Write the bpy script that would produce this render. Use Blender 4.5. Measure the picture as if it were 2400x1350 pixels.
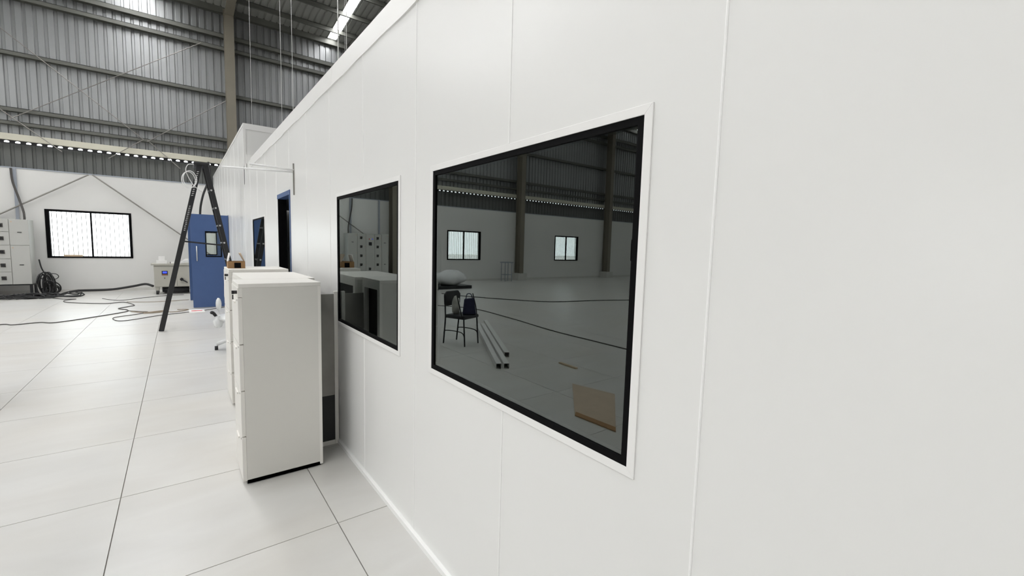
import bpy, math, random
from mathutils import Vector, Matrix
random.seed(7)
for o in list(bpy.data.objects): bpy.data.objects.remove(o, do_unlink=True)
SC = bpy.context.scene
COL = SC.collection

# ------------------------------------------------------------------ camera
cam = bpy.data.cameras.new('camera'); co = bpy.data.objects.new('camera', cam); COL.objects.link(co)
F = Vector((0.60564, 0.79055, -0.09071)); Rr = Vector((0.79500, -0.60605, 0.02614)); U = Vector((0.03431, 0.08794, 0.99553))
co.matrix_world = Matrix(((Rr.x, U.x, -F.x, -0.9803), (Rr.y, U.y, -F.y, 0.0), (Rr.z, U.z, -F.z, 1.5873), (0, 0, 0, 1)))
cam.sensor_width = 36; cam.lens = 1021.0 * 36 / 2400; cam.clip_start = .02; cam.clip_end = 500
SC.camera = co
# ------------------------------------------------------------------ world + exposure
WORLD_STRENGTH = 9.0; SKYLIGHT_STRENGTH = 45.0
SC.view_settings.view_transform = 'Standard'; SC.view_settings.look = 'None'
SC.view_settings.gamma = 1; SC.view_settings.use_curve_mapping = False
SC.view_settings.exposure = -1.03
w = bpy.data.worlds.new('world'); SC.world = w; w.use_nodes = True
bg = w.node_tree.nodes['Background']; bg.inputs['Color'].default_value = (.94, .97, 1, 1); bg.inputs['Strength'].default_value = WORLD_STRENGTH

# ------------------------------------------------------------------ materials
def mat(name, col, rough=.5, metal=0., spec=.5, noise=None, bump=0., coat=0., emit=0.):
    m = bpy.data.materials.new(name); m.use_nodes = True; nt = m.node_tree
    b = nt.nodes['Principled BSDF']
    b.inputs['Base Color'].default_value = (*col, 1); b.inputs['Roughness'].default_value = rough
    b.inputs['Metallic'].default_value = metal; b.inputs['Specular IOR Level'].default_value = spec
    b.inputs['Coat Weight'].default_value = coat
    if emit:
        b.inputs['Emission Color'].default_value = (*col, 1); b.inputs['Emission Strength'].default_value = emit
    if noise or bump:
        g = nt.nodes.new('ShaderNodeNewGeometry'); n = nt.nodes.new('ShaderNodeTexNoise')
        mp = nt.nodes.new('ShaderNodeMapping')
        nt.links.new(g.outputs['Position'], mp.inputs['Vector']); nt.links.new(mp.outputs[0], n.inputs['Vector'])
        sc, amt = (noise[0], noise[1]) if noise else (30, 0)
        if noise and len(noise) > 2: mp.inputs['Scale'].default_value = noise[2]
        n.inputs['Scale'].default_value = sc; n.inputs['Detail'].default_value = 6
        if amt:
            r = nt.nodes.new('ShaderNodeValToRGB')
            r.color_ramp.elements[0].position = .3; r.color_ramp.elements[1].position = .7
            r.color_ramp.elements[0].color = (*[c * (1 - amt) for c in col], 1)
            r.color_ramp.elements[1].color = (*[min(1, c * (1 + amt)) for c in col], 1)
            nt.links.new(n.outputs['Fac'], r.inputs[0]); nt.links.new(r.outputs[0], b.inputs['Base Color'])
        if bump:
            bp = nt.nodes.new('ShaderNodeBump'); bp.inputs['Strength'].default_value = bump; bp.inputs['Distance'].default_value = .01
            nt.links.new(n.outputs['Fac'], bp.inputs['Height']); nt.links.new(bp.outputs[0], b.inputs['Normal'])
    return m
def glass(name, tint, ior, rough=.0):
    m = bpy.data.materials.new(name); m.use_nodes = True; nt = m.node_tree; nt.nodes.clear()
    o = nt.nodes.new('ShaderNodeOutputMaterial'); mx = nt.nodes.new('ShaderNodeMixShader')
    t = nt.nodes.new('ShaderNodeBsdfTransparent'); t.inputs[0].default_value = (*tint, 1)
    g = nt.nodes.new('ShaderNodeBsdfGlossy'); g.inputs['Roughness'].default_value = rough; g.inputs['Color'].default_value = (.93, 1, .98, 1)
    fr = nt.nodes.new('ShaderNodeFresnel'); fr.inputs['IOR'].default_value = ior
    nt.links.new(fr.outputs[0], mx.inputs[0]); nt.links.new(t.outputs[0], mx.inputs[1]); nt.links.new(g.outputs[0], mx.inputs[2])
    nt.links.new(mx.outputs[0], o.inputs[0]); return m
def tile_mat():
    m = mat('floor_tile', (.64, .63, .605), rough=.2, spec=.5); nt = m.node_tree; b = nt.nodes['Principled BSDF']
    g = nt.nodes.new('ShaderNodeNewGeometry'); oi = nt.nodes.new('ShaderNodeObjectInfo')
    add = nt.nodes.new('ShaderNodeVectorMath'); add.operation = 'ADD'
    sc = nt.nodes.new('ShaderNodeVectorMath'); sc.operation = 'SCALE'; sc.inputs[0].default_value = (9, 5, 3)
    nt.links.new(oi.outputs['Random'], sc.inputs['Scale']); nt.links.new(g.outputs['Position'], add.inputs[0]); nt.links.new(sc.outputs[0], add.inputs[1])
    mp = nt.nodes.new('ShaderNodeMapping'); mp.inputs['Rotation'].default_value = (0, 0, .12); mp.inputs['Scale'].default_value = (1.1, 2.6, 1)
    nt.links.new(add.outputs[0], mp.inputs[0])
    n = nt.nodes.new('ShaderNodeTexNoise'); n.inputs['Scale'].default_value = 1.6; n.inputs['Detail'].default_value = 7; n.inputs['Distortion'].default_value = .6
    nt.links.new(mp.outputs[0], n.inputs['Vector'])
    r = nt.nodes.new('ShaderNodeValToRGB'); e = r.color_ramp.elements
    e[0].position = .3; e[0].color = (.575, .565, .54, 1); e[1].position = .72; e[1].color = (.65, .645, .625, 1)
    nt.links.new(n.outputs['Fac'], r.inputs[0])
    n2 = nt.nodes.new('ShaderNodeTexNoise'); n2.inputs['Scale'].default_value = .9; nt.links.new(g.outputs['Position'], n2.inputs['Vector'])
    mx = nt.nodes.new('ShaderNodeMix'); mx.data_type = 'RGBA'; mx.inputs['Factor'].default_value = .3
    r2 = nt.nodes.new('ShaderNodeValToRGB'); e2 = r2.color_ramp.elements
    e2[0].position = .35; e2[0].color = (.62, .585, .53, 1); e2[1].position = .65; e2[1].color = (.66, .66, .655, 1)
    nt.links.new(n2.outputs['Fac'], r2.inputs[0])
    nt.links.new(r.outputs[0], mx.inputs[6]); nt.links.new(r2.outputs[0], mx.inputs[7]); nt.links.new(mx.outputs[2], b.inputs['Base Color'])
    rr = nt.nodes.new('ShaderNodeMapRange'); rr.inputs[3].default_value = .29; rr.inputs[4].default_value = .37
    nt.links.new(n.outputs['Fac'], rr.inputs[0]); nt.links.new(rr.outputs[0], b.inputs['Roughness'])
    return m
M = dict(
    panel=mat('sandwich_panel_white', (.80, .80, .785), rough=.29, spec=.45, noise=(.7, .012)),
    bead=mat('white_silicone', (.90, .90, .89), rough=.35),
    trim=mat('white_flashing', (.84, .835, .82), rough=.35, noise=(2, .01), bump=.05),
    plaster=mat('white_plaster', (.74, .735, .715), rough=.75, noise=(.8, .03), bump=.04),
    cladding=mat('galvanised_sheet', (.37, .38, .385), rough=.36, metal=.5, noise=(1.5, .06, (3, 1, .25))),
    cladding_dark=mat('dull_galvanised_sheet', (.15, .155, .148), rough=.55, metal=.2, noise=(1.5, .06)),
    roof=mat('roof_sheet', (.36, .365, .34), rough=.5, metal=.2, noise=(1.5, .05)),
    steel=mat('grey_painted_steel', (.125, .127, .112), rough=.5, noise=(3, .06)),
    column=mat('taupe_painted_steel', (.21, .19, .15), rough=.5, noise=(2, .04)),
    cream=mat('cream_beam_paint', (.62, .60, .50), rough=.5, noise=(2, .03)),
    concrete=mat('pale_concrete', (.62, .61, .58), rough=.85, noise=(4, .06), bump=.1),
    rod=mat('galvanised_rod', (.28, .27, .25), rough=.45, metal=.4, noise=(5, .1)),
    tile=tile_mat(), grout=mat('grey_grout', (.30, .285, .26), rough=.9, noise=(20, .08)),
    skylight=mat('translucent_skylight', (1, 1, 1), rough=.6, emit=SKYLIGHT_STRENGTH),
    black=mat('black_gasket', (.0035, .0035, .004), rough=.6, spec=.06, noise=(30, .1)),
    blackmetal=mat('black_powder_coat', (.014, .014, .016), rough=.4, noise=(20, .1)),
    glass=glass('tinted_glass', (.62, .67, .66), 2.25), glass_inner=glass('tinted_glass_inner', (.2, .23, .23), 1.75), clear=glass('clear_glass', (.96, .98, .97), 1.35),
    spacer=mat('aluminium_spacer', (.42, .43, .44), rough=.4, metal=.5, noise=(10, .03)),
    blue=mat('blue_powder_coat', (.055, .105, .25), rough=.42, noise=(6, .03)),
    cab=mat('cabinet_grey_enamel', (.70, .685, .645), rough=.42, noise=(1.5, .015)),
    cabf=mat('cabinet_front_enamel', (.80, .78, .74), rough=.42, noise=(1.5, .01)),
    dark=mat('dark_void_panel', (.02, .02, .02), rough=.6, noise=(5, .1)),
    enclosure=mat('enclosure_grey', (.50, .50, .475), rough=.4, noise=(2, .015)),
    machine=mat('machine_beige_grey', (.47, .455, .40), rough=.45, noise=(2, .02)),
    screen=mat('blue_lcd_screen', (.05, .09, 1), rough=.3, emit=1.5),
    rubber=mat('black_rubber_cable', (.012, .012, .013), rough=.5, noise=(20, .15)),
    cable=mat('grey_cable', (.075, .07, .065), rough=.6, noise=(20, .1)),
    tancable=mat('tan_cable', (.33, .27, .20), rough=.6, noise=(20, .1)),
    kraft=mat('cardboard_kraft', (.33, .19, .085), rough=.8, noise=(8, .08)),
    kraftlight=mat('cardboard_inner', (.55, .44, .33), rough=.8, noise=(8, .05)),
    white=mat('white_plastic', (.82, .82, .82), rough=.35, noise=(6, .02)),
    poly=mat('white_polythene_wrap', (.78, .79, .79), rough=.25, noise=(9, .04), bump=.5),
    paper=mat('white_paper', (.85, .84, .82), rough=.8, noise=(5, .02)),
    red=mat('red_print', (.65, .02, .03), rough=.6, noise=(8, .05)),
    chrome=mat('brushed_steel', (.65, .65, .64), rough=.28, metal=.9, noise=(30, .05)),
    alu=mat('white_aluminium_profile', (.80, .80, .78), rough=.35, noise=(4, .02)),
    vinyl=mat('black_vinyl', (.022, .024, .026), rough=.45, noise=(25, .1), bump=.1),
    navy=mat('navy_fabric', (.03, .035, .075), rough=.8, noise=(30, .1)),
    bagw=mat('pale_carrier_bag', (.55, .54, .50), rough=.5, noise=(14, .12), bump=.5),
    wood=mat('pale_wood', (.60, .47, .33), rough=.7, noise=(6, .1, (1, 9, 9))),
    pipe=mat('grey_blue_conduit', (.36, .39, .44), rough=.5, noise=(6, .04)),
    ground=mat('outdoor_concrete', (.66, .65, .62), rough=.9, noise=(.3, .1)),
    void=mat('room_unlit_dark', (.10, .10, .10), rough=.6, noise=(1, .03)),  # darkness of the unlit room put into its wall and ceiling colour
    brown=mat('brown_print', (.35, .13, .07), rough=.7, noise=(8, .1)),
)
# ------------------------------------------------------------------ mesh helpers
class MB:
    def __init__(s): s.v = []; s.f = []
    def add(s, v, f):
        n = len(s.v); s.v += [tuple(p) for p in v]; s.f += [tuple(i + n for i in q) for q in f]; return s
    def box(s, x0, x1, y0, y1, z0, z1):
        return s.add([(x0, y0, z0), (x1, y0, z0), (x1, y1, z0), (x0, y1, z0), (x0, y0, z1), (x1, y0, z1), (x1, y1, z1), (x0, y1, z1)],
                     [(0, 3, 2, 1), (4, 5, 6, 7), (0, 1, 5, 4), (1, 2, 6, 5), (2, 3, 7, 6), (3, 0, 4, 7)])
    def bar(s, a, b, w, d, up=(0, 0, 1)):
        a, b = Vector(a), Vector(b); t = (b - a).normalized(); u = Vector(up)
        if abs(t.dot(u)) > .99: u = Vector((0, 1, 0))
        r = t.cross(u).normalized() * w / 2; k = r.normalized().cross(t).normalized() * d / 2
        return s.add([a - r - k, a + r - k, a + r + k, a - r + k, b - r - k, b + r - k, b + r + k, b - r + k],
                     [(0, 3, 2, 1), (4, 5, 6, 7), (0, 1, 5, 4), (1, 2, 6, 5), (2, 3, 7, 6), (3, 0, 4, 7)])
    def tube(s, pts, r, n=8, closed=False):
        pts = [Vector(p) for p in pts]; rings = []; L = len(pts)
        rs = r if isinstance(r, (list, tuple)) else [r] * L
        prev = None
        for i, p in enumerate(pts):
            if closed: t = pts[(i + 1) % L] - pts[i - 1]
            else: t = pts[min(i + 1, L - 1)] - pts[max(i - 1, 0)]
            t.normalize()
            if prev is None:
                u = Vector((0, 0, 1)) if abs(t.z) < .9 else Vector((1, 0, 0))
            else: u = prev
            a = t.cross(u)
            if a.length < 1e-5: a = t.cross(Vector((1, .3, .2)))
            a.normalize(); b = a.cross(t).normalized() * 1; prev = b
            rings.append([p + (a * math.cos(2 * math.pi * k / n) + b * math.sin(2 * math.pi * k / n)) * rs[i] for k in range(n)])
        v = [q for R_ in rings for q in R_]; f = []
        for i in range(L if closed else L - 1):
            j = (i + 1) % L
            for k in range(n): f.append((i * n + k, i * n + (k + 1) % n, j * n + (k + 1) % n, j * n + k))
        if not closed: f += [tuple(range(n))[::-1], tuple((L - 1) * n + k for k in range(n))]
        return s.add(v, f)
    def cyl(s, a, b, r, n=14, r2=None): return s.tube([a, b], [r, r if r2 is None else r2], n)
    def prism(s, poly, axis, a, b):
        n = len(poly)
        def P(p, t):
            return {'x': (t, p[0], p[1]), 'y': (p[0], t, p[1]), 'z': (p[0], p[1], t)}[axis]
        return s.add([P(p, a) for p in poly] + [P(p, b) for p in poly],
                     [tuple(range(n))[::-1], tuple(range(n, 2 * n))] + [(i, (i + 1) % n, n + (i + 1) % n, n + i) for i in range(n)])
    def blob(s, c, rx, ry, rz, seed=0, amp=.12, nu=18, nv=11, flat=None):
        rnd = random.Random(seed); ph = [(rnd.uniform(1, 6), rnd.uniform(1, 6), rnd.uniform(0, 6)) for _ in range(7)]
        v = []; f = []
        for j in range(nv + 1):
            th = math.pi * j / nv
            for i in range(nu):
                a = 2 * math.pi * i / nu; d = (math.sin(th) * math.cos(a), math.sin(th) * math.sin(a), math.cos(th))
                k = 1 + amp * sum(math.sin(p * d[0] * 2 + q * d[1] * 2 + q * d[2] + h) for p, q, h in ph) / 3
                z = c[2] + d[2] * rz * k
                if flat is not None: z = max(z, flat)
                v.append((c[0] + d[0] * rx * k, c[1] + d[1] * ry * k, z))
        for j in range(nv):
            for i in range(nu): f.append((j * nu + i, (j + 1) * nu + i, (j + 1) * nu + (i + 1) % nu, j * nu + (i + 1) % nu))
        return s.add(v, f)
    def mesh(s, name, m, smooth=False):
        me = bpy.data.meshes.new(name); me.from_pydata(s.v, [], s.f); me.update()
        import bmesh
        bm = bmesh.new(); bm.from_mesh(me); bmesh.ops.recalc_face_normals(bm, faces=bm.faces); bm.to_mesh(me); bm.free()
        me.materials.append(M[m])
        if smooth:
            for p in me.polygons: p.use_smooth = True
        return me
    def build(s, name, m, parent=None, loc=(0, 0, 0), bevel=0., smooth=False, seg=2):
        return link(name, s.mesh(name, m, smooth), parent, loc, bevel=bevel, seg=seg)
def link(name, me, parent=None, loc=(0, 0, 0), rotz=0, bevel=0., seg=2):
    o = bpy.data.objects.new(name, me); COL.objects.link(o); o.location = loc; o.rotation_euler = (0, 0, rotz); o.parent = parent
    if bevel:
        b = o.modifiers.new('bevel', 'BEVEL'); b.width = bevel; b.segments = seg; b.limit_method = 'ANGLE'
    return o
def empty(name, loc=(0, 0, 0), rotz=0):
    o = bpy.data.objects.new(name, None); COL.objects.link(o); o.location = loc; o.rotation_euler = (0, 0, rotz); return o
def thing(name, label, cat, loc=(0, 0, 0), rotz=0, group=None): return tag(empty(name, loc, rotz), label, cat, group)
def tag(o, label, cat, group=None):
    o['label'] = label; o['category'] = cat
    if group: o['group'] = group
    return o
def struct(o, label=None):
    o['kind'] = 'structure'
    if label: o['label'] = label
    return o
def box(*a): return MB().box(*a)
def spline(pts, n=8):
    P = [Vector(p) for p in pts]; out = []
    for i in range(len(P) - 1):
        p0 = P[max(i - 1, 0)]; p1 = P[i]; p2 = P[i + 1]; p3 = P[min(i + 2, len(P) - 1)]
        for k in range(n):
            t = k / n
            out.append(.5 * ((2 * p1) + (p2 - p0) * t + (2 * p0 - 5 * p1 + 4 * p2 - p3) * t * t + (3 * p1 - p0 - 3 * p2 + p3) * t ** 3))
    out.append(P[-1]); return out

# ================================================================== THE SETTING
YF = 17.535; XL = -31.0; XR = 8.0; YB = -9.5; BAY = 6.6; EAVE = 9.05; RIDGE_Y = 4.0; SL = .10
zroof = lambda y: EAVE + SL * (YF - y) if y >= RIDGE_Y else EAVE + SL * (YF - RIDGE_Y) - SL * (RIDGE_Y - y)
# ---------- floor: slab + tiles
floor = struct(box(XL, XR, YB, YF + .1, -.12, -.008).build('floor', 'grout'), 'pale grey tiled hall floor')
P_ = 1.005; G = .0026
tile_me = box(-P_ / 2 + G, P_ / 2 - G, -P_ / 2 + G, P_ / 2 - G, -.008, 0).mesh('tile', 'tile')
cells = []
for i in range(-31, 9):
    for j in range(-12, 16):
        x = -.309 + (i - .5) * P_; y = 2.451 + (j + .5) * P_
        if x - .5 < XL or x + .5 > XR or y - .5 < YB or y + .5 > YF: continue
        d = math.hypot(x + .98, y); ang = math.degrees(math.atan2(x + .98, y))
        seen = -30 < ang < 62 and x < .6 and y > .2
        cells.append(((0 if seen else 60 if x < .6 else 200) + d, x, y))
cells.sort()
for d, x, y in cells[:290]: link('tile', tile_me, floor, (x, y, 0))
tb = MB()
for d, x, y in cells[290:]: tb.box(x - P_ / 2 + G, x + P_ / 2 - G, y - P_ / 2 + G, y + P_ / 2 - G, -.008, 0)
o = tb.build('distant_tiles', 'tile', floor); o['kind'] = 'stuff'
ex = MB(); ex.box(XL, XR, YF - .55, YF + .1, -.0079, -.0006)  # cut border tiles along the far wall
o = ex.build('border_tiles', 'tile', floor)
struct(box(-90, 60, YB - 60, YF + 70, -.35, -.13).build('ground_outside', 'ground'))

# ---------- far wall (masonry, cladding, girts)
def cut_wall(mb, u0, u1, z0, z1, holes, put):
    us = sorted({u0, u1, *[h for q in holes for h in q[:2]]}); zs = sorted({z0, z1, *[h for q in holes for h in q[2:]]})
    us = [u for u in us if u0 <= u <= u1]; zs = [z for z in zs if z0 <= z <= z1]
    for a, b in zip(us, us[1:]):
        for c, d in zip(zs, zs[1:]):
            if any(h[0] < (a + b) / 2 < h[1] and h[2] < (c + d) / 2 < h[3] for h in holes): continue
            put(mb, a, b, c, d)
    return mb
WZ0, WZ1 = .985, 2.335
wins = [(-2.985 - BAY * k) for k in range(5)]
holes = [(c - .905, c + .905, WZ0, WZ1) for c in wins]
mb = cut_wall(MB(), XL, XR, -.1, 3.37, holes, lambda m, a, b, c, d: m.box(a, b, YF, YF + .28, c, d))
wall_far = struct(mb.build('wall_far', 'plaster'), 'white plastered wall with metal cladding above it')
box(XL, XR, YF - .012, YF + .28, 3.37, 3.40).build('coping', 'pipe', wall_far)
def sheet_mesh(name, L, m, deep=.04, pitch=.2, n=5):
    prof = []
    for k in range(n):
        x = k * pitch; prof += [(x, 0), (x + .118, 0), (x + .133, deep), (x + .185, deep)]
    prof.append((n * pitch, 0)); mbx = MB()
    v = [(x, d, 0) for x, d in prof] + [(x, d, L) for x, d in prof]; q = len(prof)
    mbx.add(v, [(i, i + 1, q + i + 1, q + i) for i in range(q - 1)])
    me = bpy.data.meshes.new(name); me.from_pydata(mbx.v, [], mbx.f); me.materials.append(M[m]); return me
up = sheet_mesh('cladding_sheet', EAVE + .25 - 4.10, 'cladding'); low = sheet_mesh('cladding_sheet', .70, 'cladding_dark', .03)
hp = MB()   # vent strip cell with daylight holes, 5 to a metre
for k in range(5):
    cx = .1 + k * .2; n = 16
    el = [(cx + .05 * math.cos(2 * math.pi * i / n), .043 + .031 * math.sin(2 * math.pi * i / n)) for i in range(n)]
    rc = []
    for i in range(n):
        a = 2 * math.pi * i / n; c, s = math.cos(a), math.sin(a); t = min(.1 / abs(c) if abs(c) > 1e-6 else 9, .043 / abs(s) if abs(s) > 1e-6 else 9)
        rc.append((cx + c * t, .043 + s * t))
    hp.add([(x, 0, z) for x, z in rc] + [(x, 0, z) for x, z in el] + [(x, .012, z) for x, z in el],
           [(i, (i + 1) % n, n + (i + 1) % n, n + i) for i in range(n)] + [(n + i, n + (i + 1) % n, 2 * n + (i + 1) % n, 2 * n + i) for i in range(n)])
    for sx in (-1, 1):
        for sz in (-1, 1):
            i = 0
            c0 = (cx + sx * .1, 0, .043 + sz * .043); cand = [j for j in range(n) if (rc[j][0] - cx) * sx > 1e-4 and (rc[j][1] - .043) * sz > 1e-4]
            A = [j for j in range(n) if abs(rc[j][0] - cx - sx * .1) < 1e-6 and (rc[j][1] - .043) * sz >= -1e-6]
            B = [j for j in range(n) if abs(rc[j][1] - .043 - sz * .043) < 1e-6 and (rc[j][0] - cx) * sx >= -1e-6]
            pa = max(A, key=lambda j: abs(rc[j][1] - .043)); pb = max(B, key=lambda j: abs(rc[j][0] - cx))
            hp.add([(rc[pa][0], 0, rc[pa][1]), c0, (rc[pb][0], 0, rc[pb][1])], [(0, 1, 2)])
vent_me = bpy.data.meshes.new('vent_strip'); vent_me.from_pydata(hp.v, [], hp.f); vent_me.materials.append(M['blackmetal'])
for i in range(int(XL), int(XR)):
    link('cladding_sheet', up, wall_far, (i, YF + .12, 4.10))
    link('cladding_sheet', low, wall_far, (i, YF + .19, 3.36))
    link('vent_strip', vent_me, wall_far, (i, YF + .03, 4.012))
cols_x = [.54 - BAY * k for k in range(-1, 5)]
for z, h in ((4.55, .09), (4.90, .10), (6.34, .10), (7.78, .11), (8.17, .13), (8.98, .22)):
    for c in [cols_x[0] + BAY] + cols_x:
        a, b = max(c - BAY, XL), min(c, XR)
        if b - a < .5: continue
        g = MB(); g.box(a + .005, b - .005, YF + .105, YF + .115, z - h / 2, z + h / 2); g.box(a + .005, b - .005, YF - .05, YF + .115, z + h / 2 - .012, z + h / 2)
        g.box(a + .005, b - .005, YF - .05, YF - .04, z - h / 2, z + h / 2); g.build('girt', 'steel', wall_far)
for c in cols_x:   # cream box beam above the lower cladding
    a, b = max(c - BAY, XL), min(c, XR)
    if b - a > .5: box(a + .004, b - .004, YF - .05, YF + .10, 4.098, 4.265).build('sill_beam', 'cream', wall_far, bevel=.006)
# brace rods
rods = [((-4.9, 1.99), (-2.95, 3.36)), ((-2.87, 3.37), (.45, .62)), ((-4.9, 7.3), (-1.70, 4.55)), ((-4.4, 4.62), (.43, 8.2) if 0 else (-.2, 7.76)),
        ((-1.62, 4.50), (.42, 6.13)), ((-4.55, 4.85), (-3.45, 3.92)), ((-1.70, 4.55), (-2.5, 3.88)), ((-1.62, 4.55), (-.85, 3.80))]
for (x0, z0), (x1, z1) in rods:
    MB().cyl((x0, YF - .10, z0), (x1, YF - .10, z1), .011 if z0 > 4 else .019, 8).build('brace_rod', 'rod', wall_far)
box(XL, -4.2, YF - .012, YF, 0, .09).build('baseboard_far', 'concrete', wall_far); box(-4.2, 0, YF - .012, YF, 0, .09).build('baseboard_far', 'concrete', wall_far)
# far windows
for k, c in enumerate(wins):
    wd = struct(empty('window_%d' % (k + 4), (c, YF, WZ0)), 'black framed barred window in white masonry wall')
    H_ = WZ1 - WZ0; f = .062
    for a in ((-.905, -.905 + f * 1.35), (.905 - f, .905)): box(a[0], a[1], -.015, .08, 0, H_).build('frame_side', 'black', wd)
    for a in ((0, f * .8), (H_ - f * .9, H_)): box(-.905 + f * 1.35, .905 - f, -.014, .079, a[0], a[1]).build('frame_rail', 'black', wd)
    box(.0, .035, -.005, .07, f * .8, H_ - f * .9).build('mullion', 'black', wd)
    box(-.905 + f * 1.35, 0, .03, .036, f * .8, H_ - f * .9).build('pane', 'clear', wd); box(.035, .905 - f, .045, .051, f * .8, H_ - f * .9).build('pane', 'clear', wd)
    bar = box(-.006, .006, .16, .172, .01, H_ - .01).mesh('window_bar', 'rod')
    for i in range(17): link('window_bar', bar, wd, (-.80 + i * .1, 0, 0))

# ---------- steel columns with haunch, rafters
for k, c in enumerate(cols_x):
    if c > XR: continue
    t = thing('steel_column', 'taupe steel I-section column standing against the far wall cladding', 'column', (c, YF - .46, 0), group='steel columns along the far wall')
    box(-.125, .125, 0, .018, .35, 8.75).build('flange', 'column', t); box(-.125, .125, .382, .40, .35, 9.0).build('flange', 'column', t)
    box(-.006, .006, .018, .382, .35, 8.9).build('web', 'column', t)
    box(-.28, .28, -.12, .44, 0, .35).build('plinth', 'concrete', t, bevel=.01)
    r = MB(); y0 = .30
    def zr(y): return zroof(YF - .46 + y) - .16
    L = -(YF - .46 - RIDGE_Y)
    r.add([(-.125, 0, 8.70), (.125, 0, 8.70), (.125, L, zr(L) - .55), (-.125, L, zr(L) - .55), (-.125, 0, 8.72), (.125, 0, 8.72), (.125, L, zr(L) - .53), (-.125, L, zr(L) - .53)],
          [(0, 3, 2, 1), (4, 5, 6, 7), (0, 1, 5, 4), (1, 2, 6, 5), (2, 3, 7, 6), (3, 0, 4, 7)])
    r.add([(-.006, .38, 8.7), (.006, .38, 8.7), (.006, L, zr(L) - .54), (-.006, L, zr(L) - .54), (-.006, .38, zr(.38)), (.006, .38, zr(.38)), (.006, L, zr(L)), (-.006, L, zr(L))],
          [(0, 3, 2, 1), (4, 5, 6, 7), (0, 1, 5, 4), (1, 2, 6, 5), (2, 3, 7, 6), (3, 0, 4, 7)])
    r.build('rafter', 'column', t)

# ---------- roof
ceiling = struct(empty('ceiling'), 'ribbed metal roof with purlins and narrow skylight strips')
def roof_mesh(ya, yb):
    n = 5; prof = []
    for k in range(n):
        x = k * .2; prof += [(x, 0), (x + .14, 0), (x + .15, .03), (x + .185, .03)]
    prof.append((n * .2, 0)); q = len(prof)
    v = [(x, ya, zroof(ya) + d) for x, d in prof] + [(x, yb, zroof(yb) + d) for x, d in prof]
    me = bpy.data.meshes.new('roof_sheet'); me.from_pydata(v, [], [(i, i + 1, q + i + 1, q + i) for i in range(q - 1)]); me.materials.append(M['roof']); return me
r1, r2 = roof_mesh(YF + .3, RIDGE_Y), roof_mesh(RIDGE_Y, YB - .3)
for i in range(int(XL), int(XR)):
    link('roof_sheet', r1, ceiling, (i, 0, 0)); link('roof_sheet', r2, ceiling, (i, 0, 0))
y = YF - .82
while y > YB:
    z = zroof(y)
    g = MB(); g.box(XL, XR, y - .004, y + .004, z - .16, z - .005); g.box(XL, XR, y - .06, y + .004, z - .168, z - .16); g.box(XL, XR, y - .004, y + .06, z - .013, z - .005)
    g.build('purlin', 'steel', ceiling); y -= 1.16
def sky_strip(xc, wid, ya, yb):
    s = MB(); a, b = xc - wid / 2, xc + wid / 2
    v = []
    for yy in (ya, yb): v += [(a, yy, zroof(yy) - .006), (b, yy, zroof(yy) - .006), (b, yy, zroof(yy) - .001), (a, yy, zroof(yy) - .001)]
    s.add(v, [(0, 1, 2, 3), (7, 6, 5, 4), (0, 4, 5, 1), (1, 5, 6, 2), (2, 6, 7, 3), (3, 7, 4, 0)])
    s.build('skylight_or_fill_strip', 'skylight', ceiling)
for xc, wd_ in ((3.755, .28), (-1.75, .75), (-8.7, .75), (-15.3, .35), (-21.9, .3), (-28.5, .3)): sky_strip(xc, wd_, YF - .12, RIDGE_Y + .1)
for xc in (-5.2, -8.7, -15.3, -21.9): sky_strip(xc, .38, RIDGE_Y - .3, YB + .5)  # unseen rear-slope strips, added to light the partition and cabinets

# ---------- rear wall and open end of the hall (left opening unseen, invented to let daylight in)
struct(box(XL, XR, YB - .25, YB, -.1, zroof(YB)).build('wall_back', 'plaster'))
wl = MB(); wl.box(XL - .25, XL, YB, YF + .28, 4.6, 10.5); wl.box(XL - .25, XL, 6, YF + .28, -.1, 4.6); wl.box(XL - .25, XL, YB, 0, -.1, 4.6)
struct(wl.build('wall_left', 'plaster'))
wr = MB(); wr.box(XR, XR + .25, YB, YF + .28, -.1, 10.5); struct(wr.build('wall_right', 'plaster'))

# ---------- the white partition (x = 0), panels, beads, caps
PW = .7954; S0 = .5245; TH = .08
W = [(.727, 1.918, .985, 1.943), (2.330, 3.512, .985, 1.943), (7.06, 8.27, .985, 1.943)]
D1 = (5.262, 6.005, -1, 2.155); D2 = (12.55, 14.08, -1, 2.20)
TOP, TRIM = 2.927, 2.789; YS = 9.18
wall_p = struct(empty('wall_partition'), 'long glossy white sandwich panel partition with flush windows')
allh = W + [D1, D2]
k = -10
while True:
    a, b = S0 + k * PW, S0 + (k + 1) * PW
    if a > YF - .1: break
    b = min(b, YF - .06)
    top = TOP - .01 if b <= YS + .5 else 3.62
    if a < YS < b and b > YS + .5: top = TOP - .01
    hs = [h for h in allh if h[1] > a and h[0] < b]
    g = .0025
    m_ = cut_wall(MB(), a + g, b - g, .0, top, [(max(h[0], a - 1), h[1], h[2], h[3]) for h in hs], lambda m, p, q, c, d: m.box(0, TH, p, q, c, d))
    m_.build('wall_panel', 'panel', wall_p)
    # bead in the joint at a, broken where it meets an opening
    hh = [h for h in allh if h[0] - .02 < a < h[1] + .02]
    segs = [(.03, top - .1)]
    for h in hh: segs = [s for s in ((segs[0][0], h[2] - .028), (h[3] + .028, segs[-1][1])) if s[1] - s[0] > .05]
    for s in segs:
        MB().prism([(-.0022, a - .0036), (-.0022, a + .0036), (.004, a + .0036), (.004, a - .0036)][:4] if 0 else [(.003, a - .0042), (-.0016, a - .0030), (-.0028, a), (-.0016, a + .0030), (.003, a + .0042)], 'z', s[0], s[1]).build('joint_bead', 'bead', wall_p)
    k += 1
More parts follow.
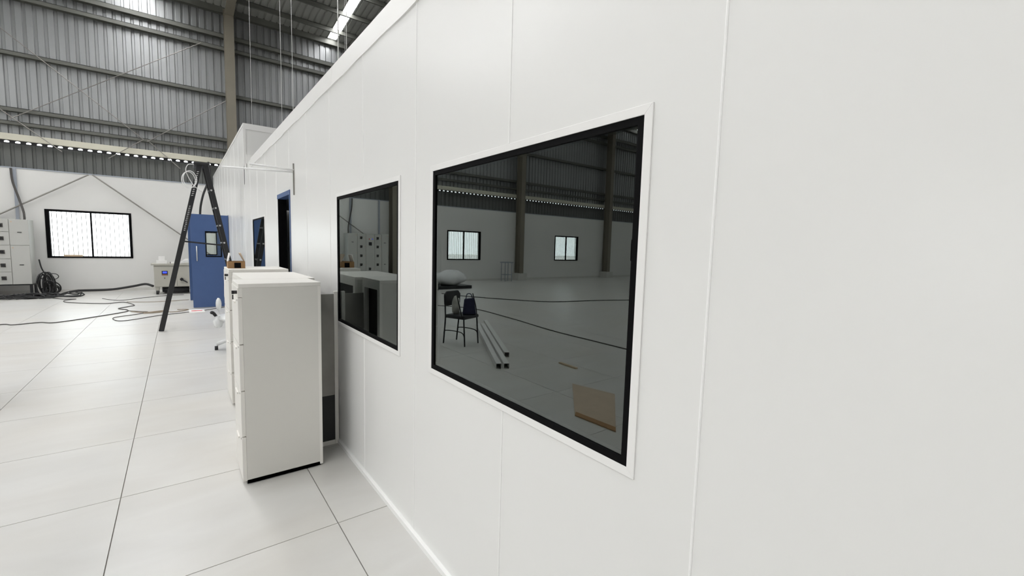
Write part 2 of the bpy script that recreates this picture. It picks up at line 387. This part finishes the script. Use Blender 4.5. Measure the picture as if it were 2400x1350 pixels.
# cap flashing along the top, in lengths with a slightly wavy lower edge
ya = -6.0
lengths = [2.4] * 6 + [.6]
for L in lengths:
    yb = min(ya + L, 8.3)
    n = 24; c = MB(); v = []
    for i in range(n + 1):
        yy = ya + (yb - .003 - ya) * i / n; w_ = .0035 * math.sin(yy * 5.1) + .002 * math.sin(yy * 13)
        x = -.006 - .0035 * (1 + math.sin(yy * 3.7 + 1)) * .5
        v += [(x - .001, yy, TRIM + w_), (-.006, yy, TOP), (TH + .006, yy, TOP), (TH + .006, yy, TRIM), (.0, yy, TRIM + w_)]
    f = []
    for i in range(n):
        for j in range(5): f.append((i * 5 + j, i * 5 + (j + 1) % 5, i * 5 + 5 + (j + 1) % 5, i * 5 + 5 + j))
    f += [(0, 1, 2, 3, 4), tuple(n * 5 + j for j in range(5))[::-1]]
    c.add(v, f).build('cap_flashing', 'trim', wall_p)
    ya = yb
    if ya >= 8.29: break
box(-.006, TH + .006, YS, YF - .06, 3.62, 3.66).build('cap_flashing', 'trim', wall_p)
# returns of the taller block and of the low roof
box(.0, 3.0, YS, YS + TH, 2.6, 3.655).build('return_panel', 'panel', wall_p)
box(-.004, 3.0, YS - .006, YS, 3.56, 3.66).build('return_flashing', 'trim', wall_p); box(-.006, .035, YS - .008, YS, 2.94, 3.56).build('corner_flashing', 'trim', wall_p)
box(.0, 3.0, YS - .36, YS - .30, 2.80, 3.06).build('low_roof_kerb', 'trim', wall_p)
box(-.02, 0, -6, 5.22, 0, .028).build('baseboard_partition', 'bead', wall_p); box(-.02, 0, 6.05, 12.5, 0, .028).build('baseboard_partition', 'bead', wall_p)
box(-.02, 0, 14.12, YF - .1, 0, .028).build('baseboard_partition', 'bead', wall_p)
# the room behind it
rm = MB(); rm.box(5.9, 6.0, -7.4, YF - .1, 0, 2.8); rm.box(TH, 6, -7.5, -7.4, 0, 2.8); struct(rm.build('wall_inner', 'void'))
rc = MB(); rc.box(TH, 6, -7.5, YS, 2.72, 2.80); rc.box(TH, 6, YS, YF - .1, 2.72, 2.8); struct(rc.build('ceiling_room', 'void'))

# windows in the partition
def pwin(n, q, label):
    a, b, c, d = q; wd = struct(empty('window_%d' % n, (0, a, c)), label)
    w_, h_ = b - a, d - c; t = .026
    def fr(y0, y1, z0, z1, nm, m, x0, x1, corner): return box(x0, x1, y0, y1, z0, z1).build(nm, m, wd, bevel=.0012)
    # white mitred beading
    for pts in ([(-t, -t), (w_ + t, -t), (w_, 0), (0, 0)], [(w_ + t, -t), (w_ + t, h_ + t), (w_, h_), (w_, 0)],
                [(w_ + t, h_ + t), (-t, h_ + t), (0, h_), (w_, h_)], [(-t, h_ + t), (-t, -t), (0, 0), (0, h_)]):
        MB().prism(pts, 'x', -.0045, .0005).build('beading', 'trim', wd, bevel=.001)
    g = .021
    for y0, y1, z0, z1 in ((0, g, 0, h_), (w_ - g, w_, 0, h_), (g, w_ - g, 0, g), (g, w_ - g, h_ - g, h_)):
        box(-.002, .070, y0, y1, z0, z1).build('gasket_frame', 'black', wd)
    box(.004, .010, g, w_ - g, g, h_ - g).build('pane', 'glass', wd)
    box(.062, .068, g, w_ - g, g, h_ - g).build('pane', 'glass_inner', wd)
    for y0, y1, z0, z1 in ((g, g + .012, g, h_ - g), (w_ - g - .012, w_ - g, g, h_ - g), (g, w_ - g, g, g + .012)):
        box(.011, .061, y0, y1, z0, z1).build('spacer', 'spacer', wd)
pwin(1, W[0], 'dark glazed flush window beside the plain panels'); pwin(2, W[1], 'dark glazed flush window behind the filing cabinets'); pwin(3, W[2], 'dark glazed flush window past the open doorway')

# door 1 (open doorway, blue frame) and door 2 (double leaf, standing open)
d1 = struct(empty('door_1', (0, D1[0], 0)), 'open doorway with blue frame in partition'); dw = D1[1] - D1[0]
box(-.008, TH + .01, 0, .03, 0, 2.155).build('jamb', 'blue', d1); box(-.002, TH + .01, dw - .03, dw, 0, 2.105).build('black_far_jamb', 'black', d1); box(-.008, TH + .01, .03, dw, 2.105, 2.155).build('header', 'blue', d1)  # far jamb black, near jamb and header blue
lf = box(TH + .012, TH + .052, -.02, .70, .01, 2.10); lf = MB(); lf.box(TH + .02, TH + .72, .032, .072, .01, 2.10); lf.build('door_leaf', 'blue', d1)
d2 = struct(empty('door_2', (0, D2[0], 0)), 'blue double door with both leaves standing open'); dw = D2[1] - D2[0]
box(-.006, TH + .01, 0, .04, 0, 2.2).build('jamb', 'blue', d2); box(-.006, TH + .01, dw - .04, dw, 0, 2.2).build('jamb', 'blue', d2); box(-.006, TH + .01, .04, dw - .04, 2.15, 2.2).build('header', 'blue', d2)
def leaf(y0, xl, flip):
    vx0, vx1, vz0, vz1 = -.475, -.155, 1.20, 1.80
    m_ = cut_wall(MB(), xl, -.012, .012, 2.185, [(vx0, vx1, vz0, vz1)], lambda m, a, b, c, d: m.box(a, b, y0, y0 + .045, c, d))
    L = m_.build('door_leaf', 'blue', d2)
    for a, b, c, d in ((vx0, vx0 + .022, vz0, vz1), (vx1 - .022, vx1, vz0, vz1), (vx0 + .022, vx1 - .022, vz0, vz0 + .022), (vx0 + .022, vx1 - .022, vz1 - .022, vz1)):
        box(a, b, y0 - .008, y0 + .053, c, d).build('vision_frame', 'black', L)
    box(vx0 + .022, vx1 - .022, y0 + .015, y0 + .03, vz0 + .022, vz1 - .022).build('pane', 'clear', L)
    h = MB(); h.tube([(-.645, y0 - .05, 1.10), (-.645, y0 - .05, 1.45)], .011, 10); h.cyl((-.645, y0, 1.14), (-.645, y0 - .05, 1.14), .008, 8); h.cyl((-.645, y0, 1.41), (-.645, y0 - .05, 1.41), .008, 8)
    h.build('pull_handle', 'chrome', L, smooth=True)
leaf(-.045, -.745, 0); leaf(dw, -.775, 1)

# stay rods over the doorway
t = thing('wall_stay', 'white twin stay rods fixed to partition above open doorway', 'bracket', (0, 5.04, 2.10))
box(-.012, 0, -.008, .008, -.02, .30).build('mounting_rail', 'rod', t)
MB().cyl((-.004, 0, .235), (-.40, 0, .245), .010, 8).build('stay_rod', 'white', t, smooth=True)
MB().cyl((-.004, .005, .215), (-.60, .32, .232), .009, 8).build('stay_rod', 'white', t, smooth=True)

# hanger wires above the room
for i, (x, y_) in enumerate(((.5, 7.6), (.55, 12.55), (.5, 8.5), (.3, 4.5), (2.6, 12.0), (.8, 5.9))):
    tag(MB().cyl((x, y_, 2.801 if y_ < YS else 2.801), (x, y_, zroof(y_) - .02), .0035 if i != 3 else .006, 6).build('hanger_wire', 'alu'),
        'thicker pale hanger wire above the partition between the two dark windows and skylight strip' if i == 3 else 'thin straight hanger wire between the partition ceiling and roof', 'wire', 'hanger wires above the partition')

# ================================================================== OBJECTS
# ---------- filing cabinets
def filing(x0, x1, y0, y1, label):
    t = thing('filing_cabinet', label, 'cabinet', ((x0 + x1) / 2, (y0 + y1) / 2, 0)); hx, hy = (x1 - x0) / 2, (y1 - y0) / 2; H_ = 1.32
    b = MB(); b.box(-hx + .02, hx - .02, -hy, -hy + .012, .006, H_ - .026); b.box(-hx + .02, hx - .02, hy - .012, hy, .006, H_ - .026)
    b.box(-hx + .02, hx - .02, -hy, hy, .006, .03)
    b.build('body', 'cab', t)
    box(-hx, hx, -hy, hy, H_ - .026, H_).build('top', 'cabf', t, bevel=.003)
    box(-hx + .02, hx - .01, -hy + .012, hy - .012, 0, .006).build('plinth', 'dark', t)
    bk = MB(); r = .05
    bk.box(hx - .02, hx, -hy, -hy + r, .012, H_ - .026); bk.box(hx - .02, hx, hy - r, hy, .012, H_ - .026); bk.box(hx - .02, hx, -hy + r, hy - r, .012, .012 + r); bk.box(hx - .02, hx, -hy + r, hy - r, H_ - .026 - r, H_ - .026)
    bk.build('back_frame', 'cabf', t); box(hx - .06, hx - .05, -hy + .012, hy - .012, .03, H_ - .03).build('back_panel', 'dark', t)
    zs = [.02 + i * (H_ - .03 - .075) / 4 for i in range(5)]
    for i in range(4):
        d = box(-hx - .004, -hx + .02, -hy + .002, hy - .002, zs[i] + .003, zs[i + 1] - .003).build('drawer', 'cabf', t, bevel=.002)
        h = MB(); zc = zs[i + 1] - .045
        h.box(-hx - .012, -hx - .004, -.06, .06, zc - .006, zc + .006); h.build('pull', 'cabf', d)
        box(-hx - .0052, -hx - .004, -hy + .04, -hy + .050, zs[i + 1] - .026, zs[i + 1] - .016).build('catch', 'cable', d)
    box(-hx - .003, -hx + .02, -hy, hy, zs[4], H_ - .026).build('fascia', 'cabf', t)
    lk = MB(); lk.cyl((-hx - .003, -hy + .045, H_ - .055), (-hx - .018, -hy + .045, H_ - .055), .011, 12); lk.build('lock', 'blackmetal', t)
    ky = MB(); ky.box(-hx - .032, -hx - .016, -hy + .043, -hy + .047, H_ - .066, H_ - .044); ky.cyl((-hx - .026, -hy + .045, H_ - .07), (-hx - .026, -hy + .045, H_ - .10), .004, 6); ky.build('key', 'blackmetal', t)
    return t
filing(-.692, -.205, 3.195, 3.585, 'four-drawer grey filing cabinet with a plain side, frontmost of the row by the dark window')
filing(-.622, -.150, 3.60, 4.38, 'wider grey filing cabinet touching the frontmost one, its top bare')
filing(-.612, -.105, 4.86, 5.40, 'grey filing cabinet standing apart with an open cardboard box on top')
# guessed framed board; shade of the gap put into its grey and black panels
t = thing('framed_shade_board', 'cream framed board with gap shade as dark panels, stood between filing cabinet and partition', 'board', (-.10, 3.50, 0))
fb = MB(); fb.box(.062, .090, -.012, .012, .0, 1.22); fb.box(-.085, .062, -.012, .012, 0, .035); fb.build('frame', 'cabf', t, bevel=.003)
box(-.085, .062, -.006, .006, .40, 1.2).build('panel', 'rod', t); box(-.085, .062, -.006, .006, .035, .40).build('lower_shade_panel', 'dark', t)

# cardboard box on the third cabinet
t = thing('cardboard_box', 'small brown cardboard box with flaps up on the filing cabinet', 'box', (-.53, 5.10, 1.32))
b = MB(); b.box(-.072, .072, -.05, -.046, 0, .068); b.box(-.072, .072, .096, .10, 0, .068); b.box(-.072, -.068, -.046, .096, 0, .068); b.box(.068, .072, -.046, .096, 0, .068); b.box(-.068, .068, -.046, .096, 0, .004)
b.build('carton', 'kraft', t); box(-.02, .036, -.0515, -.050, .004, .055).build('black_patch', 'black', t)
MB().prism([(-.072, .067), (-.069, .067), (-.045, .145), (-.055, .150)], 'y', -.045, .095).build('flap', 'paper', t)
MB().prism([(.069, .067), (.072, .067), (.038, .152), (.030, .146)], 'y', -.045, .095).build('flap', 'kraftlight', t)

# ---------- step ladder
t = thing('step_ladder', 'black A-frame step ladder standing open on the tiles', 'ladder', (-.62, 9.6, 0))
ap = 2.95; D = .46
for y_ in (0, D):
    MB().bar((-.645, y_ + (-.04 if y_ == 0 else .04), 0), (-.01, y_, ap - .04), .075, .028, (0, 1, 0)).build('front_rail', 'blackmetal', t, bevel=.004)
    MB().bar((.60, y_ + (-.04 if y_ == 0 else .04), 0), (.075, y_, ap - .04), .072, .028, (0, 1, 0)).build('rear_rail', 'blackmetal', t, bevel=.004)
    MB().bar((-.30, y_, 1.56), (.32, y_, 1.50), .026, .012, (0, 1, 0)).build('spreader', 'blackmetal', t)
    mk = MB(); rnd = random.Random(3)
    for k in range(26):
        f = .60 + (k % 13) * .012 + (0 if k < 13 else .21); x = -.645 + .635 * f; z = (ap - .04) * f
        mk.add([(x - .022 * rnd.random() - .004, -.0125, z), (x + .012 * rnd.random() + .004, -.0125, z + .008), (x + .012, -.0125, z + .015), (x - .014, -.0125, z + .012)], [(0, 1, 2, 3)])
    if y_ == 0:
        for p in range(len(mk.v)):
            q = mk.v[p]; f = q[2] / (ap - .04); mk.v[p] = (q[0], -.04 * (1 - f) - .0148, q[2])
        mk.build('white_lettering', 'paper', t)['kind'] = 'stuff'
box(-.10, .12, -.03, D + .03, ap - .05, ap).build('top_cap', 'blackmetal', t, bevel=.01)
for k in range(1, 9):
    z = k * .31; f = z / (ap - .04); x = .60 - .525 * f
    box(x - .04, x + .04, 0, D, z - .012, z + .012).build('step', 'blackmetal', t)
    MB().cyl((x - .01, -.016 - .04 * (1 - f), z), (x - .01, -.024 - .04 * (1 - f), z), .016, 8).build('rivet', 'chrome', t)
for k in range(1, 5):
    z = k * .6; f = z / (ap - .04); x = -.645 + .635 * f
    MB().cyl((x, .0, z), (x, D, z), .012, 8).build('brace', 'blackmetal', t)
# cable coil hung on the ladder
c = MB(); pts = [(-.80 + .095 * math.cos(a), 9.53 + .012 * math.sin(3 * a), 2.62 + .14 * math.sin(a)) for a in [2 * math.pi * i / 40 for i in range(40)]]
c.tube(pts, .007, 6, True); c.tube([(p[0] + .02, p[1] - .015, p[2] + .015) for p in pts], .007, 6, True)
c.tube(spline([(-.72, 9.56, 2.90), (-.80, 9.53, 2.88), (-.83, 9.53, 2.76), (-.74, 9.53, 2.55), (-.62, 9.55, 2.44)]), .006, 6)
tag(c.build('cable_coil', 'white', smooth=True), 'pale coil of thin cable hanging off the ladder top', 'cable')
HOSE = [(-.12, 17.42, 4.10), (-.09, 17.3, 3.75), (-.19, 17.05, 3.35), (-.32, 16.95, 2.95), (-.40, 16.95, 2.45), (-.40, 16.95, 1.7), (-.45, 16.9, 1.0), (-.5, 16.8, .3), (-.55, 16.72, .035)]
tag(MB().tube(spline(HOSE), .03, 8).build('hose', 'rubber', smooth=True), 'thick black hose hanging down the wall behind the blue double door', 'hose')

# ---------- electrical panel
t = thing('switch_panel', 'grey electrical switch panel with rows of rotary knobs on black stand', 'panel', (-4.88, 17.0, 0))
X0, X1 = -.765, .80; y0 = -.2; z0, z1 = .315, 2.0
box(X0, X1, y0 + .02, .32, z0, z1).build('enclosure', 'enclosure', t, bevel=.004)
zz = [.315, .64, .98, 1.33, 1.675, 2.0]
def pdoor(a, b, c, d, kind):
    dd = box(a + .005, b - .005, y0, y0 + .02, c + .005, d - .005).build('door', 'enclosure', t, bevel=.002)
    xm, zm = (a + b) / 2, (c + d) / 2
    if kind == 'knob':
        kx = xm + .02
        box(kx - .045, kx + .045, y0 - .004, y0, zm - .05, zm + .05).build('knob_plate', 'cable', dd)
        k_ = MB(); k_.cyl((kx, y0 - .004, zm), (kx, y0 - .03, zm), .03, 14); k_.bar((kx - .035, y0 - .04, zm + .03), (kx + .035, y0 - .04, zm - .03), .022, .026, (0, 1, 0)); k_.build('rotary_knob', 'blackmetal', dd)
        box(a + .02, a + .05, y0 - .003, y0, zm - .01, zm + .02).build('rating_label', 'kraftlight', dd)
    elif kind == 'slot':
        box(xm - .03, xm + .045, y0 - .012, y0, zm - .008, zm + .010).build('door_handle', 'blackmetal', dd)
        box(a + .03, a + .06, y0 - .003, y0, d - .08, d - .05).build('rating_label', 'kraftlight', dd)
for a, b in ((.125, .455), (-.49, -.21)):
    for c, d in zip(zz, zz[1:]): pdoor(a, b, c, d, 'knob')
for a, b in ((.455, .80), (-.765, -.49)):
    pdoor(a, b, zz[0], zz[3], 'slot'); pdoor(a, b, zz[3], zz[5], 'slot')
pdoor(-.21, .125, zz[0], zz[2], 'knob'); pdoor(-.21, .125, zz[2], zz[5], '')
for i, (m_, nm) in enumerate((('screen', 'indicator_lamp'), ('white', 'indicator_lamp'), ('red', 'indicator_lamp'))):
    MB().cyl((-.12 + i * .06, y0, 1.80), (-.12 + i * .06, y0 - .02, 1.80), .018, 10).build(nm, m_, t)
box(-.10, .02, y0 - .006, y0, 1.55, 1.68).build('meter', 'blackmetal', t)
s = MB()
for x in (X0 + .03, 0, X1 - .03):
    for yy in (y0 + .05, .28): s.box(x - .025, x + .025, yy - .025, yy + .025, 0, z0 - .03)
s.box(X0, X1, y0 + .02, .32, z0 - .03, z0); s.build('stand', 'blackmetal', t)
# cable riser conduits and wires on the wall above the panel
t = thing('conduit', 'grey blue flat conduit running up the wall above switch panel', 'conduit', (-4.39, YF - .03, 2.0)); box(-.03, .03, -.02, .02, 0, 1.38).build('duct', 'pipe', t)
box(-.045, .045, -.022, .028, .0, .03).build('collar', 'pipe', t)
t = thing('conduit', 'slim grey conduit at the outer end of the switch panel', 'conduit', (-5.53, YF - .03, 2.0)); box(-.03, .03, -.02, .02, 0, 1.38).build('duct', 'pipe', t); box(-.045, .045, -.022, .028, 0, .03).build('collar', 'pipe', t)
tag(MB().tube(spline([(-4.44, YF - .09, 3.36), (-4.42, YF - .1, 3.0), (-4.33, YF - .14, 2.6), (-4.24, YF - .25, 2.25), (-4.22, YF - .3, 2.1), (-4.22, YF - .3, 2.002)]), .024, 8).build('supply_cable', 'cable', smooth=True), 'thick dark supply cable bending down into the switch panel', 'cable')
# tangle of cables at the panel's foot
tg = MB(); rnd = random.Random(5)
for i in range(17):
    cx = -3.90 + rnd.uniform(-.03, .16); cy = 16.95 + rnd.uniform(-.2, .3); rz = rnd.uniform(.10, .31); rx = rnd.uniform(.06, .13); a0 = rnd.uniform(0, 6)
    tg.tube([(cx + rx * math.cos(a), cy + .12 * math.sin(a + a0), .02 + rz + rz * math.sin(a)) for a in [2 * math.pi * k / 22 for k in range(22)]], .016, 6, True)
for i in range(14):
    cx = -3.7 + rnd.uniform(-.7, .45); cy = 16.3 + rnd.uniform(-.3, .2); rx = rnd.uniform(.3, .6); ry = rnd.uniform(.08, .22)
    tg.tube([(cx + rx * math.cos(a), cy + ry * math.sin(a), .018 + .05 * rnd.random() * (1 + math.sin(2 * a))) for a in [2 * math.pi * k / 24 for k in range(24)]], .017, 6, True)
tg.tube(spline([(-4.0, 17.2, .95), (-3.95, 17.15, .7), (-3.84, 17.1, .45), (-3.72, 17.0, .1), (-3.6, 16.9, .02)]), .016, 6)
tg.tube([(-3.72 + .11 * math.cos(a), 16.95, .50 + .08 * math.sin(a)) for a in [2 * math.pi * k / 20 for k in range(20)]], .010, 6, True)
tag(tg.build('cable_tangle', 'rubber', smooth=True), 'heap of tangled black cables at the foot of switch panel', 'cable')
tag(MB().tube(spline([(-3.45, 17.2, .04), (-3.3, 17.33, .06), (-3.2, 17.35, .06), (-2.6, 17.32, .07), (-2.1, 17.2, .16), (-1.8, 16.9, .24), (-1.62, 16.62, .20)]), .034, 10).build('power_hose', 'rubber', smooth=True), 'thick black power cable running along the wall to machine', 'cable')

# ---------- stabiliser machine
t = thing('machine_cabinet', 'beige grey machine cabinet with blue display standing below the wall', 'machine', (-1.10, 16.35, 0))
box(-.46, .46, -.33, .33, .215, .84).build('body', 'machine', t, bevel=.006)
box(-.52, .52, -.37, .37, .84, .885).build('worktop', 'machine', t, bevel=.005)
for a, b in ((-.445, .055), (.065, .445)): box(a, b, -.345, -.33, .235, .80).build('door', 'machine', t, bevel=.003)
dp = box(-.285, -.15, -.355, -.345, .55, .68).build('display', 'blackmetal', t); box(-.262, -.17, -.3565, -.355, .61, .66).build('screen', 'screen', dp); box(-.275, -.16, -.3565, -.355, .555, .58).build('button_strip', 'brown', dp)
MB().cyl((-.222, -.345, .47), (-.222, -.36, .47), .014, 10).build('lock', 'blackmetal', t)
h = MB(); h.cyl((.165, -.345, .43), (.165, -.40, .43), .042, 14); h.bar((.165, -.40, .43), (.30, -.40, .335), .032, .03, (0, 1, 0)); h.build('rotary_handle', 'blackmetal', t)
for x in (-.40, .40):
    for yy in (-.26, .26):
        c_ = MB().cyl((x - .03, yy, .055), (x + .03, yy, .055), .055, 14).build('caster', 'blackmetal', t); box(x - .04, x + .04, yy - .04, yy + .04, .11, .215).build('bracket', 'machine', c_)
u = MB(); u.cyl((-.25, -.15, .12), (.34, -.15, .12), .10, 16); u.cyl((-.3, .15, .12), (.34, .15, .12), .10, 16); u.build('motor', 'blackmetal', t, smooth=True)
tag(box(-.12, .12, -.09, .09, 0, .085).build('carton', 'paper', loc=(-1.38, 16.2, .885), bevel=.003), 'flat white carton lying on the machine worktop', 'box')
tag(box(-.07, .07, -.06, .06, 0, .12).build('carton', 'paper', loc=(-1.38, 16.22, .97), bevel=.003), 'small upright white carton on top of flat carton', 'box')
t = thing('document_pile', 'white ring binders heaped on the machine worktop', 'papers', (-.92, 16.25, .885))
box(-.26, .05, -.1, .12, 0, .04).build('binder', 'paper', t, bevel=.004); MB().prism([(-.05, .04), (.22, .115), (.235, .085), (-.03, .001)], 'y', -.12, .1).build('binder', 'white', t); box(-.27, -.255, -.1, .12, .0, .045).build('spine', 'cable', t)
MB().prism([(.02, .085), (.10, .14), (.17, .13), (.12, .09)], 'y', -.06, .05).build('loose_paper', 'paper', t)
# board on window sill
tag(box(-.19, .19, -.06, .02, 0, .05).build('wood_offcut', 'wood', loc=(-3.37, YF - .001, WZ0 - .012) if 0 else (-3.37, YF + .02, WZ0 + .04), bevel=.003), 'pale wood offcut left on the barred window frame', 'wood')

# ---------- loose cables and litter on the floor
def cable(label, pts, r, m, z=None): tag(MB().tube(spline([(p[0], p[1], p[2] if len(p) > 2 else r) for p in pts]), r, 6).build('floor_cable', m, smooth=True), label, 'cable')
cable('long dark cable snaking over the tiles from the cable heap', [(-3.6, 15.95), (-3.35, 15.6), (-3.1, 15.5), (-3.27, 15.25), (-3.13, 14.75), (-2.45, 14.2), (-2.1, 14.3), (-1.86, 13.6), (-1.95, 13.35), (-2.1, 13.05), (-1.93, 12.75), (-1.95, 12.4), (-2.4, 11.8), (-2.83, 11.37), (-3.05, 11.5), (-3.35, 11.38), (-3.55, 11.5), (-4.1, 10.9), (-4.98, 9.58), (-4.96, 7.88), (-4.76, 6.22), (-4.74, 5.1), (-4.73, 4.19), (-4.7, 1.5), (-4.9, -2)], .009, 'cable')
cable('looped grey cable passing under the step ladder', [(-.15, 12.4), (-.55, 12.0), (-1.0, 11.75), (-1.35, 11.55), (-1.75, 11.15), (-1.95, 11.12), (-2.05, 11.6), (-1.75, 11.9), (-1.55, 12.2), (-1.68, 12.35), (-1.9, 12.6)], .007, 'cable')
cable('tan cord bundled in small loops beside the ladder', [(-1.85, 12.45), (-1.6, 12.15), (-1.3, 12.3), (-1.35, 12.05), (-1.62, 12.02), (-1.3, 12.2), (-1.15, 12.0), (-.95, 12.1), (-.85, 12.3), (-1.05, 12.35)], .009, 'tancable')
cable('thin grey wire lying near the machine cabinet', [(-2.6, 15.4), (-2.22, 14.8), (-1.8, 15.2), (-1.3, 15.6), (-.9, 15.7)], .007, 'cable')
cable('short tan wire on tiles before the machine cabinet', [(-2.05, 14.4), (-1.7, 14.2), (-1.3, 14.15), (-.8, 14.3)], .007, 'tancable')
cable('dark cable curving along the hall floor past the plastic bundle', [(-6.0, 13.0), (-6.25, 12.16), (-6.98, 10.8), (-7.9, 9.67), (-9.53, 9.25), (-10.7, 8.83), (-13, 8.2)], .012, 'rubber')
t = thing('floor_sign', 'white card with a red stripe lying flat before blue door', 'sign', (-.70, 11.95, 0)); box(-.14, .14, -.22, .20, 0, .012).build('card', 'paper', t); box(-.10, .10, -.05, .05, .012, .0135).build('stripe', 'red', t)
# office chair wrapped in film, half hidden by the third cabinet
t = thing('wrapped_office_chair', 'white film wrapped office chair with black armrest behind filing cabinet', 'chair', (-.34, 7.55, 0))
for k in range(5):
    a = math.radians(180 + 72 * k); x, y_ = .25 * math.cos(a), .25 * math.sin(a)
    g = MB().tube([(0, 0, .16), (x * .5, y_ * .5, .13), (x, y_, .085)], [.035, .032, .028], 8).build('base_leg', 'poly', t, smooth=True)
    MB().cyl((x - .02, y_, .03), (x + .02, y_, .03), .03, 12).build('caster', 'blackmetal', g)
MB().cyl((0, 0, .14), (0, 0, .42), .03, 12).build('gas_lift', 'blackmetal', t)
MB().blob((0, 0, .47), .26, .26, .06, 2, .05).build('seat', 'poly', t, smooth=True)
MB().blob((0, .27, .80), .12, .06, .26, 3, .05).build('backrest', 'poly', t, smooth=True)
for s_ in (-1, 1):
    MB().tube([(s_ * .22, .05, .46), (s_ * .27, .06, .54), (s_ * .30, -.24, .585)], [.02, .022, .024], 8).build('armrest', 'blackmetal', t, smooth=True)
MB().blob((-.22, -.08, .42), .06, .08, .085, 6, .12).build('film_bag', 'poly', t, smooth=True); MB().blob((-.21, -.10, .68), .035, .05, .09, 8, .08).build('film_knot', 'poly', t, smooth=True)

# ---------- things further left in the hall, seen in the dark glazing
t = thing('visitor_chair', 'black vinyl visitor chair with tubular legs and bags on its seat', 'chair', (-2.69, 6.13, 0), math.radians(159))
MB().box(-.20, .20, -.20, .20, .43, .49).build('seat', 'vinyl', t, bevel=.025, seg=3)
bp = MB(); bp.prism([(-.19, .64), (-.14, .62), (.14, .62), (.19, .64), (.20, .80), (.14, .86), (-.14, .86), (-.20, .80)], 'y', -.235, -.195); bp.build('backrest', 'vinyl', t, bevel=.012)
for s_ in (-1, 1):
    MB().tube(spline([(s_ * .17, -.25, 0), (s_ * .175, -.21, .40), (s_ * .175, -.215, .55), (s_ * .17, -.225, .80)]), .012, 8).build('leg', 'blackmetal', t, smooth=True)
    MB().tube(spline([(s_ * .18, .20, 0), (s_ * .175, .17, .43)]), .012, 8).build('leg', 'blackmetal', t, smooth=True)
    MB().tube(spline([(s_ * .177, -.235, .14), (s_ * .178, -.2, .22), (s_ * .178, .12, .22), (s_ * .18, .19, .14)]), .008, 8).build('stretcher', 'blackmetal', t, smooth=True)
    MB().tube(spline([(s_ * .20, .15, .46), (s_ * .21, .12, .60), (s_ * .21, .05, .82)], 4), .009, 8).build('arm_post', 'blackmetal', t, smooth=True)
t = thing('shoulder_bag', 'navy bag with flat sides on the black visitor chair', 'bag', (-2.77, 6.04, .492), .5)
MB().prism([(-.11, 0), (.11, 0), (.085, .25), (-.07, .27)], 'y', -.05, .05).build('body', 'navy', t, bevel=.015); MB().tube(spline([(-.05, 0, .25), (-.02, 0, .33), (.04, 0, .33), (.06, 0, .24)]), .008, 6).build('handle', 'navy', t)
tag(MB().blob((-2.615, 6.215, .492 + .135), .07, .06, .16, 11, .14, flat=.492).build('carrier_bag', 'bagw', smooth=True), 'crumpled pale carrier bag on the black visitor chair', 'bag')
def profile(p0, p1, label):
    a, b = Vector(p0), Vector(p1); L = (b - a).length; t = thing('channel_profile', label, 'profile', p0, math.atan2(b.y - a.y, b.x - a.x), 'white channel profiles on the floor')
    box(0, L, -.035, .035, .067, .070).build('web', 'alu', t)
    for s_ in (-1, 1): box(0, L, s_ * .035 - .0015, s_ * .035 + .0015, 0, .070).build('flange', 'alu', t)
PL = 'long white channel profile lying on the tiles by visitor chair'
profile((-2.32, 4.56, 0), (-3.75, 7.3, 0), PL); profile((-2.41, 4.51, 0), (-3.84, 7.25, 0), PL); profile((-2.78, 5.0, 0), (-4.1, 7.53, 0), PL)
tag(box(-.17, .17, -.02, .02, 0, .02).build('wood_strip', 'wood', loc=(-3.2, 4.16, .0), bevel=.002), 'short pale wood strip on the tiles by channel profiles', 'wood'); bpy.data.objects['wood_strip'].rotation_euler = (0, 0, 1.6)
t = thing('cardboard_sheet', 'flat brown cardboard sheet on the floor facing the big window', 'cardboard', (0, 0, 0))
MB().prism([(-2.68, 3.56), (-2.81, 3.03), (-2.01, 2.36), (-1.98, 2.83)], 'z', 0, .006).build('sheet', 'kraftlight', t)
MB().prism([(-2.08, 2.42), (-2.01, 2.36), (-1.98, 2.83), (-2.05, 2.885)], 'z', .006, .012).build('folded_edge', 'kraft', t)
t = thing('wrapped_bundle', 'low bundle wrapped in white film on a black pallet', 'bundle', (-7.25, 14.7, 0))
box(-.75, .75, -.4, .4, 0, .12).build('pallet', 'blackmetal', t); MB().blob((0, 0, .40), .72, .38, .30, 21, .07, 24, 12).build('film', 'poly', t, smooth=True)
t = thing('metal_stool', 'grey metal stand against the wall below cladding', 'stand', (-11.6, 16.9, .0))
for x in (-.2, .2):
    for yy in (-.15, .15): MB().cyl((x, yy, 0), (x, yy, .88), .018, 8).build('leg', 'pipe', t)
box(-.26, .26, -.2, .2, .88, .93).build('top', 'pipe', t, bevel=.005); box(-.2, .2, -.16, .16, .30, .33).build('shelf', 'pipe', t)
